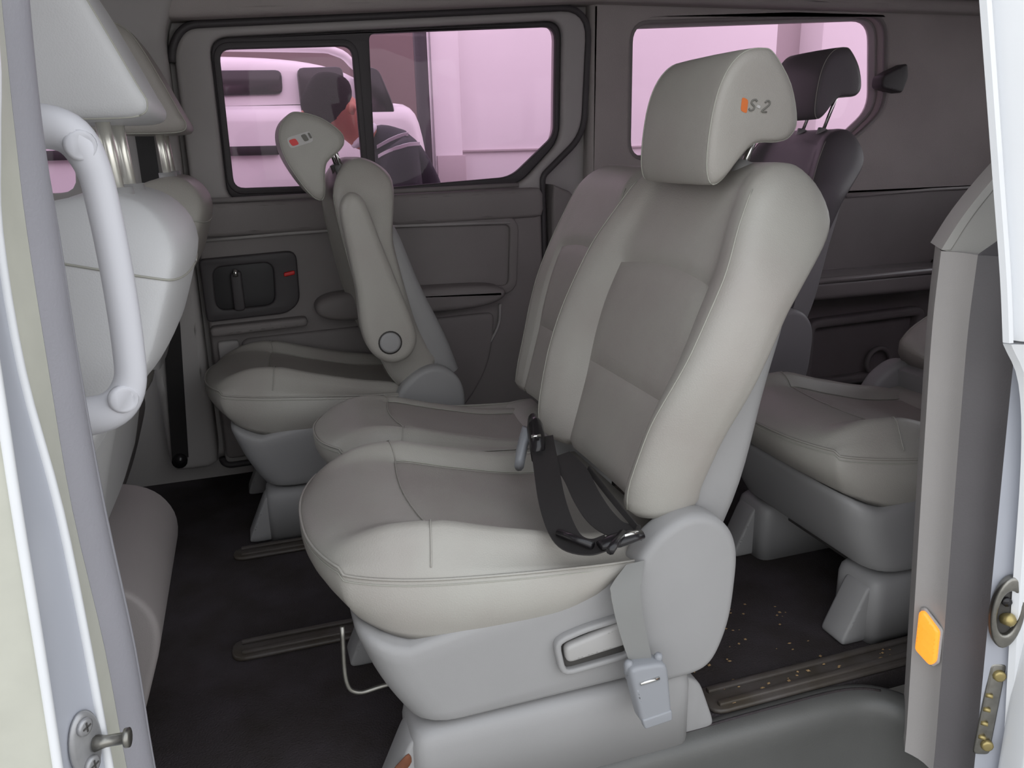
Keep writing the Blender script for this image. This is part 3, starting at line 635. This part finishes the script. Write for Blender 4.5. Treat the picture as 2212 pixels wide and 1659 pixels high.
tube('sill_joint', [(p[0]-t[1]*.030, p[1]+t[0]*.030, .0055) for p, t in zip(sp, T2)][14:-14], .0028, M['carpet'], si, n=5)
box('step_tread', (-.17, .70, -.29), (1.05, 1.0, -.258), M['sill'], si)
box('rocker', (-.25, .80, -.46), (1.10, .86, -.28), M['paint'], si, bev=.02)
def rail(label, y, x0, x1, w=.075):
    r = empty('seat_rail', ((x0+x1)/2, y, 0), label, 'rail', 'black seat rails on the floor'); h = (x1-x0)/2
    pillow('rail_cover', rounded([(-h, -w/2), (h, -w/2), (h, w/2), (-h, w/2)], .03, 5), 0.0, .010, lambda a, b, c: (a, b, c), M['rail'], r, rnd=.004, k=3)
    for sg in (-1, 1): box('rail_lip', (-h+.02, sg*w*.27-.006, .009), (h-.02, sg*w*.27+.006, .017), M['rail'], r, bev=.003)
    return r
rail('black floor rail behind the doorway seat, nearest the door sill', 1.074, .70, 1.95, .072)
rail('black floor rail along the far side of the doorway seat', 1.540, -.130, 1.0, .07)
rail('black floor rail beside the base of the seat tilted forward', 1.975, -.13, 1.0, .06)
V, F = [], []
for _ in range(90):
    x, y = (rng.uniform(.72, 1.15), rng.uniform(1.05, 1.10)) if rng.random() < .5 else (rng.uniform(.72, 1.03), rng.uniform(1.115, 1.34))
    r = rng.uniform(.001, .004); a = rng.uniform(0, 6.3); z = .0105 if y < 1.11 else .001; o = len(V)
    for k in range(4): V.append((x+r*(1+.8*(k % 2))*math.cos(a+k*1.57), y+r*math.sin(a+k*1.57), z+.001))
    V.append((x, y, z+.001+r*.7)); F += [(o, o+1, o+2, o+3)]+[(o+k, o+(k+1) % 4, o+4) for k in range(4)]
db = mesh_obj('floor_debris', V, F, M['debris'], smooth=False); props(db, 'crumbs and grit lying on the black floor behind the doorway seat', 'debris', None, 'stuff')
# ------------------------------------------------------------------ belts
def ribbon_px(pts, w, mat, name, parent, lift=.0, loc=(0, 0, 0)):
    P = catmull([at(u, v, z=z) for u, v, z, *_ in pts], 5); Wv = catmull([p[3:6] for p in pts], 5)
    return ribbon(name, P-np.array(loc), Wv, w, .0022, mat, parent)
lb = empty('lap_belt', (.45, 1.2, .43), 'black lap belt lying folded across the doorway seat cushion', 'seat belt'); lo_ = (.45, 1.2, .43)
ribbon_px([(1170, 945, .475, 1, -.15, .1), (1180, 1010, .468, 1, -.2, .15), (1192, 1080, .452, 1, -.1, .1), (1212, 1140, .436, 1, .0, .1), (1236, 1172, .428, .8, .35, .1), (1275, 1182, .43, .45, .85, .05), (1310, 1172, .432, .3, .95, .05)], .044, M['belt'], 'strap', lb, loc=lo_)
ribbon_px([(1205, 985, .474, 1, -.2, .3), (1240, 1020, .470, 1, -.2, .3), (1268, 1075, .455, 1, -.2, .25), (1300, 1120, .442, .9, .2, .2), (1340, 1146, .436, .6, .7, .1), (1385, 1150, .432, .4, .9, .05)], .044, M['belt'], 'strap', lb, loc=lo_)
ribbon_px([(1270, 1012, .47, .3, -.2, .9), (1320, 1075, .455, .3, -.2, .9), (1375, 1140, .44, .3, -.2, .9)], .010, M['belt'], 'strap', lb, loc=lo_)
P = [at(u, v, z=.438)-np.array(lo_) for u, v in ((1205, 1150), (1240, 1163), (1280, 1178))]
tube('fold', P, .006, M['buckle_black'], lb, n=8)
P = [at(u, v, z=.440)-np.array(lo_) for u, v in ((1296, 1178), (1330, 1168), (1362, 1158), (1388, 1154))]
loft('tongue', tube_data(P, [.010, .016, .015, .010], 10, .55), M['buckle_black'], lb)
tube('tongue_plate', [at(u, v, z=.447)-np.array(lo_) for u, v in ((1340, 1160), (1360, 1154), (1378, 1150))], .0032, M['chrome'], lb, n=6)
P = [at(u, v, z=.447)-np.array(lo_) for u, v in ((1318, 1190), (1330, 1172), (1346, 1152))]
tube('tongue_bar', P, .0065, M['buckle_black'], lb, n=8)
bk = [at(1122, 1005, z=.43), at(1128, 965, z=.45), at(1140, 925, z=.485), at(1158, 915, z=.50)]
bb = empty('belt_buckle', tuple(bk[1]), 'black belt buckle on a grey stalk between doorway seat and narrow seat', 'buckle'); c0_ = np.array(bk[1])
loft('stalk', tube_data([p-c0_ for p in bk[:3]], [.017, .019, .018], 10, .55, up=(1, 0, 0)), M['buckle'], bb)
hd = [at(1150, 905, z=.50), at(1155, 925, z=.49), at(1160, 950, z=.475), at(1163, 985, z=.462)]
loft('buckle_body', tube_data([p-c0_ for p in hd], [.015, .025, .026, .022], 12, .6, up=(1, 0, 0)), M['buckle_black'], bb)
tube('release_edge', [at(1148, 943, z=.498)-c0_, at(1168, 941, z=.498)-c0_], .003, M['chrome'], bb, n=6)
# grey buckle strap hanging beside the doorway seat
yb = .968
gb = empty('buckle_strap', (.52, yb, .25), 'grey buckle hanging on grey webbing beside the doorway seat', 'seat belt'); g0 = np.array((.52, yb, .25))
P = catmull([at(1372, 1215, y=.985), at(1352, 1262, y=.974), at(1355, 1310, y=.966), at(1368, 1370, y=.962), at(1382, 1420, y=.960), at(1392, 1462, y=.960)], 5)-g0
ws_ = np.linspace(.052, .033, len(P)); ws_[:6] = np.linspace(.03, .052, 6)
ribbon('webbing', P, np.array([1, -.12, .12]), ws_, .0025, M['belt_grey'], gb)
def buck(u, v): p = at(u, v, y=.955)-g0; return (p[0], p[2])
ol = rounded([buck(1348, 1432), buck(1432, 1418), buck(1443, 1540), buck(1380, 1563)], [.008, .008, .012, .014], 5)
pillow('buckle_body', ol, -.030, .002, XZ, M['buckle'], gb, rnd=.007)
pillow('release_button', rounded([buck(1376, 1540), buck(1440, 1518), buck(1441, 1540), buck(1382, 1560)], .004, 3), -.032, -.02, XZ, M['buckle'], gb, rnd=.003)
for q in ((1356, 1448), (1420, 1432)):
    a, b = buck(*q); tube('buckle_horn', [(a, -.012, b-.006), (a+.001, -.014, b+.014), (a+.002, -.014, b+.018)], [.006, .007, .004], M['buckle'], gb, n=8)
a, b = buck(1372, 1462); c, d = buck(1412, 1450); tube('slot_plate', [(a, -.031, b), (c, -.031, d)], .0032, M['chrome'], gb, n=6)
# belt of the far pillar
fb = empty('pillar_belt', (-.24, 2.41, .35), 'dark seat belt hanging down the far pillar by the front seats', 'seat belt')
ribbon('webbing', [(-.235+.24, .0, .75), (-.235+.24, 0, .45), (-.238+.24, 0, .18), (-.268+.24, 0, -.22)], np.array([1, 0, .05]), .046, .003, M['belt'], fb)
tube('anchor', [(-.03, .005, -.225), (-.03, -.012, -.225)], .022, M['buckle_black'], fb, n=14)
# ------------------------------------------------------------------ pillar fittings
gh = empty('grab_handle', (-.17, .94, .87), 'pale moulded grab handle on the centre pillar', 'handle'); h0 = np.array((-.17, .94, .87))
P = catmull([(-.245, .945, 1.022), (-.20, .945, 1.030), (-.163, .944, 1.022), (-.146, .943, .99), (-.141, .943, .94), (-.139, .943, .87), (-.140, .943, .80), (-.145, .943, .755), (-.166, .944, .728), (-.205, .945, .722), (-.245, .945, .728)], 6)-h0
rr = curve1([0, .2, .35, .65, .8, 1], [.024, .021, .0165, .0165, .021, .024], np.linspace(0, 1, len(P)))
loft('grip', tube_data(P, rr, 16, .9, up=(0, -1, 0)), M['handle'], gh)
for q in ((-.152, .926, 1.010), (-.152, .924, .742)):
    V = np.array(q)-h0; tube('screw_cap', [V+np.array([.0, .008, 0]), V+np.array([.0005, .0014, 0]), V+np.array([.0008, .0006, 0])], [.0160, .0152, .012], M['handle'], gh, n=18)
sk, eg = at(112, 1605, y=.717), at(222, 1600, y=.765); e1 = (eg-sk); e1[2] = 0; e1 /= np.linalg.norm(e1); nn = np.cross(e1, (0, 0, 1)); nn = nn if nn[1] < 0 else -nn
cen = at(178, 1605, y=.747)
st = empty('door_striker', tuple(cen), 'steel door striker pin on an oval plate on the silver pillar', 'striker')
def loc(a, b, c): return tuple(np.array(e1)*a+np.array([0, 0, 1])*b+nn*c)
el = np.array([(.020*math.cos(q), .036*math.sin(q)) for q in np.linspace(0, 2*math.pi, 28, endpoint=False)])
pillow('plate', el, 0, .007, loc, M['zinc'], st, rnd=.004, k=3)
for b in (.022, -.022):
    tube('screw', [loc(-.002, b, .006), loc(-.002, b, .011), loc(-.002, b, .0115)], [.009, .0085, .006], M['zinc'], st, n=14)
    for q in (0, 1): ribbon('screw_slot', [loc(-.002-.005*(1-q), b-.005*q, .0118), loc(-.002, b, .0118), loc(-.002+.005*(1-q), b+.005*q, .0118)], np.array(loc(q, 1-q, 0)), .0018, .0006, M['gap'], st)
pin = np.array([.9, -.1, .02]); c1 = np.array(loc(.008, -.006, .006))
tube('pin', [c1, c1+pin*.012, c1+pin*.030, c1+pin*.031, c1+pin*.036, c1+pin*.037], [.0085, .0058, .0058, .0095, .0095, .006], M['steel'], st, n=14)
# courtesy lamp on the rear pillar trim
lampm = bpy.data.materials.new('lit_orange_lens'); lampm.use_nodes = True; q = lampm.node_tree.nodes['Principled BSDF']
q.inputs['Base Color'].default_value = (*lin((255, 140, 40)), 1); q.inputs['Roughness'].default_value = .2; q.inputs['Emission Color'].default_value = (*lin((255, 165, 60)), 1); q.inputs['Emission Strength'].default_value = .95
nz = lampm.node_tree.nodes.new('ShaderNodeTexVoronoi'); nz.inputs['Scale'].default_value = 90; tcx = lampm.node_tree.nodes.new('ShaderNodeTexCoord'); bp_ = lampm.node_tree.nodes.new('ShaderNodeBump'); bp_.inputs['Strength'].default_value = .6
lampm.node_tree.links.new(tcx.outputs['Object'], nz.inputs['Vector']); lampm.node_tree.links.new(nz.outputs['Distance'], bp_.inputs['Height']); lampm.node_tree.links.new(bp_.outputs[0], q.inputs['Normal'])
e1 = np.array([.008, -.055, 0]); e1 /= np.linalg.norm(e1); nn = np.array([-e1[1], e1[0], 0]); nn = nn if nn[0] < 0 else -nn
lc = np.array([.990, .868, .208])
lp_ = empty('courtesy_lamp', tuple(lc), 'small glowing orange lamp low on the grey rear pillar', 'lamp')
hx = rounded([(-.020, .042), (-.012, .047), (.019, .026), (.021, -.030), (.012, -.043), (-.018, -.030)], .003, 3)
pillow('housing', np.array([(p[0]*1.12, p[1]*1.08) for p in hx]), 0, .005, loc, M['trim_mid'], lp_, rnd=.003, k=3)
pillow('lens', hx, .002, .012, loc, lampm, lp_, rnd=.005, k=4)
# latch and contact plate on the body behind the rear seal
e1 = np.array([.923, -.385, 0]); nn = np.array([-.385, -.923, 0])
lc = at(2172, 1318, y=.766)
la = empty('door_latch', tuple(lc), 'dark oval latch with brass tongue at the right edge', 'latch')
el = np.array([(.024*math.cos(q), .060*math.sin(q)) for q in np.linspace(0, 2*math.pi, 28, endpoint=False)])
flat_poly('latch_ring', el, [el*.62], .014, .004, lambda a, b, c: loc(a, b, c+.004), M['steel'], la)
pillow('latch_plate', el*.9, -.002, .003, loc, M['gap'], la, rnd=.002, k=3)
tube('latch_tongue', [loc(-.002, -.012, .003), loc(.002, -.008, .014), loc(.003, -.006, .018)], [.009, .010, .006], new_mat('brass', (176, 160, 110), .4, metal=.8), la, n=10)
tube('latch_pivot', [loc(-.004, .018, .002), loc(-.004, .018, .009)], .007, M['buckle_black'], la, n=10)
lc = at(2135, 1530, y=.775)
cp = empty('contact_plate', tuple(lc), 'narrow contact plate with small brass pins below the oval latch', 'plate')
pillow('plate', rounded([(-.014, -.085), (.012, -.085), (.014, .085), (-.010, .085)], .008, 4), 0, .005, loc, M['steel'], cp, rnd=.003, k=3)
for k in range(4): box_c = tube('contact_pin', [loc(-.010, .028-.026*k, .004), loc(-.001, .028-.026*k, .008)], .0035, bpy.data.materials['brass'], cp, n=8)
for b in (.065, -.065): tube('fixing_bolt', [loc(.004, b, .004), loc(.004, b, .010), loc(.004, b, .011)], [.010, .009, .006], bpy.data.materials['brass'], cp, n=10)
# ------------------------------------------------------------------ outside
gr = box('ground', (-14, -14, -.70), (16, 14, -.60), M['ground'], bev=0); struct('ground', gr)
wo = box('wall_outside', (1.02, 3.9, -.6), (2.78, 4.15, 2.9), M['wall'], bev=.01); struct('wall_outside', wo)
box('wall_panel', (.885, 3.86, -.6), (1.02, 4.1, 2.9), M['wall'], wo, bev=.006)
box('wall_base', (.89, 3.845, .72), (1.03, 3.9, .96), M['wall_grey'], wo, bev=.004)
box('wall_joint', (1.02, 3.885, .972), (2.78, 3.905, .982), M['wall_grey'], wo, bev=.002)
box('wall_back', (-5, 5.9, -.6), (1.6, 6.1, 2.3), M['wall_brown'], wo, bev=.02)
box('wall_bay', (2.76, 4.3, -.6), (3.25, 4.6, 2.9), M['wall_grey'], wo, bev=.01)
box('wall_pier', (3.22, 4.1, -.6), (5.2, 4.5, 2.9), M['wall'], wo, bev=.02)
pole = empty('post', (.838, 3.86, -.6), 'dark post at the edge of the white wall', 'post')
loft('shaft', tube_data([(0, 0, 0), (0, 0, 1.0), (0, 0, 2.6)], .032, 12, up=(0, 1, 0)), M['car_black'], pole)
box('foot', (-.038, -.038, 0), (.038, .038, .02), M['car_black'], pole)
# white car parked beyond the window
car = empty('car', (-.9, 4.2, -.6), 'white car with roof rails parked beyond the side window', 'car'); k0 = np.array((-.9, 4.2, -.6))
def cm(a, b, c): return (a-k0[0], c-k0[1], b-k0[2])
body = rounded([(-3.5, -.30), (.74, -.30), (.775, .30), (.765, 1.0), (.72, 1.18), (-1.9, 1.17), (-3.3, 1.02), (-3.55, .6)], [.1, .1, .1, .1, .08, .2, .25, .2], 5)
pillow('body', body, 3.45, 5.2, cm, M['car'], car, rnd=.07)
gh_ = rounded([(.72, 1.06), (.655, 1.25), (.585, 1.345), (.45, 1.36), (-1.2, 1.36), (-1.55, 1.30), (-2.0, 1.08)], [.02, .1, .08, .1, .1, .1, .02], 5)
pillow('cabin', gh_, 3.50, 5.14, cm, M['car'], car, rnd=.05)
for w in ([(-.90, 1.19), (.190, 1.215), (.194, 1.306), (-.85, 1.295)], [(.255, 1.10), (.44, 1.11), (.43, 1.318), (.252, 1.312)], [(.475, 1.02), (.645, 1.02), (.625, 1.18), (.575, 1.31), (.485, 1.325)]):
    pillow('window', rounded(w, .025, 4), 3.46 if w[0][1] < 1.15 else 3.485, 3.53, cm, M['car_glass'], car, rnd=.006, k=3)
tube('roof_rail', [np.array(p)-k0 for p in catmull([(-1.3, 3.60, 1.34), (-1.1, 3.58, 1.39), (.2, 3.58, 1.398), (.42, 3.58, 1.385), (.5, 3.60, 1.33)], 5)], .018, M['car'], car, n=8)
box('side_moulding', (-3.0+.9, 3.43-4.2, .985+.6), (.15+.9, 3.46-4.2, 1.02+.6), M['car_black'], car)
pillow('door_mirror', rounded([(-.25, 1.19), (-.06, 1.20), (-.05, 1.245), (-.2, 1.27)], .02, 4), 3.36, 3.47, cm, M['car'], car, rnd=.02)
for x in (-2.7, .05):
    tube('wheel', [(x+.9, -.78, .34), (x+.9, -.56, .34)], .34, M['car_black'], car, n=28)
    tube('wheel_rim', [(x+.9, -.785, .34), (x+.9, -.77, .34)], .21, M['steel'], car, n=20)
# ------------------------------------------------------------------ person standing beyond the window
def skin(name, verts, edges, radii, mat, parent, sub=2, root_i=0):
    me = bpy.data.meshes.new(name); me.from_pydata(verts, edges, []); o = bpy.data.objects.new(name, me); C.objects.link(o)
    m = o.modifiers.new('s', 'SKIN'); m.use_smooth_shade = True
    for i, r in enumerate(radii):
        me.skin_vertices[0].data[i].radius = r if np.ndim(r) else (r, r); me.skin_vertices[0].data[i].use_root = (i == root_i)
    s2 = o.modifiers.new('u', 'SUBSURF'); s2.levels = sub; s2.render_levels = sub
    me2 = bpy.data.meshes.new_from_object(o.evaluated_get(bpy.context.evaluated_depsgraph_get()))
    bpy.data.objects.remove(o); me2.name = name; me2.materials.clear(); me2.materials.append(mat)
    for p in me2.polygons: p.use_smooth = True
    o = bpy.data.objects.new(name, me2); C.objects.link(o); o.parent = parent
    return o
pe = empty('person', (.60, 3.02, -.6), 'person in a dark jacket with two pale stripes, dark hair, head bent', 'person'); q0 = np.array((.60, 3.02, -.6))
def L3(*p): return tuple(np.array(p)-q0)
# legs, torso and arms: one continuous figure
bv = [L3(.66, 3.03, .30), L3(.65, 3.03, .48), L3(.62, 3.02, .70), L3(.565, 3.00, .90), L3(.50, 2.98, 1.00), L3(.43, 2.97, 1.055),
      L3(.65, 2.93, .24), L3(.64, 2.93, -.14), L3(.66, 2.93, -.52), L3(.57, 2.93, -.57), L3(.65, 3.13, .24), L3(.64, 3.13, -.14), L3(.68, 3.13, -.52), L3(.59, 3.13, -.57),
      L3(.53, 2.84, .95), L3(.55, 2.78, .66), L3(.37, 2.80, .52), L3(.29, 2.82, .50), L3(.53, 3.16, .95), L3(.52, 3.22, .66), L3(.35, 3.17, .54), L3(.27, 3.15, .52)]
be = [(0, 1), (1, 2), (2, 3), (3, 4), (4, 5), (0, 6), (6, 7), (7, 8), (8, 9), (0, 10), (10, 11), (11, 12), (12, 13), (3, 14), (14, 15), (15, 16), (16, 17), (3, 18), (18, 19), (19, 20), (20, 21)]
br = [.13, .135, .15, .15, .10, .062, .09, .062, .045, .04, .09, .062, .045, .04, .07, .052, .04, .03, .07, .052, .04, .03]
skin('body', bv, be, br, M['jacket'], pe)
hdv = [L3(.46, 2.97, 1.01), L3(.41, 2.97, 1.06), L3(.375, 2.96, 1.105), L3(.325, 2.955, 1.145), L3(.27, 2.95, 1.125), L3(.25, 2.95, 1.09)]
hd_ = skin('head', hdv, [(0, 1), (1, 2), (2, 3), (3, 4), (4, 5)], [.055, .062, .074, .085, .07, .045], M['skin'], pe)
hav = [L3(.385, 2.965, 1.15), L3(.345, 2.96, 1.165), L3(.295, 2.955, 1.165), L3(.25, 2.95, 1.15), L3(.215, 2.95, 1.165)]
skin('hair', hav, [(0, 1), (1, 2), (2, 3), (3, 4)], [.062, .098, .104, .082, .022], M['hair'], pe)
tube('ear', [L3(.375, 2.875, 1.115), L3(.38, 2.868, 1.13), L3(.375, 2.872, 1.15)], [.010, .016, .010], M['skin'], hd_, n=10)
tube('nose', [L3(.235, 2.95, 1.13), L3(.212, 2.95, 1.10), L3(.222, 2.95, 1.09)], [.012, .016, .010], M['skin'], hd_, n=8)
tube('collar', [L3(.425+.055*math.cos(a)*.6, 2.97+.075*math.sin(a), 1.045+.03*math.cos(a)) for a in np.linspace(0, 2*math.pi, 20)], .014, M['stripe'], pe, n=8)
for yh, s_ in ((2.82, -1), (3.15, 1)):
    for k in range(4):
        a = L3(.285, yh+(k-1.5)*.018, .50); tube('finger', [a, tuple(np.array(a)+(-.035, 0, -.012)), tuple(np.array(a)+(-.060, 0, -.035-.003*(k == 3)))], [.011, .009, .006], M['skin'], pe, n=6)
    a = L3(.30, yh-s_*-.035, .505); tube('thumb', [a, tuple(np.array(a)+(-.02, .012*s_, .005)), tuple(np.array(a)+(-.045, .004*s_, -.005))], [.012, .010, .007], M['skin'], pe, n=6)
    tube('palm', [L3(.32, yh, .51), L3(.295, yh, .50), L3(.275, yh, .495)], [.03, .034, .03], M['skin'], pe, n=10, flat=.5, up=(0, 0, 1))
from mathutils.bvhtree import BVHTree
bo = [o for o in pe.children if o.name.startswith('body')][0]
bt = BVHTree.FromPolygons([v.co for v in bo.data.vertices], [p.vertices for p in bo.data.polygons])
for line in (((815, 318), (850, 300), (890, 290), (925, 292)), ((820, 338), (855, 322), (895, 312), (930, 314))):
    pts = []
    for u, v in catmull(line, 4):
        d_ = Vector(at(u, v, y=2.6)-np.array([0, 0, CAMZ])).normalized(); h = bt.ray_cast(Vector(np.array([0, 0, CAMZ])-q0), d_)
        if h[0] is not None: pts.append(np.array(h[0]+h[1]*.004))
    if len(pts) < 3: continue
    ribbon('stripe', pts, np.array([0, -.2, 1]), .012, .004, M['stripe'], pe)
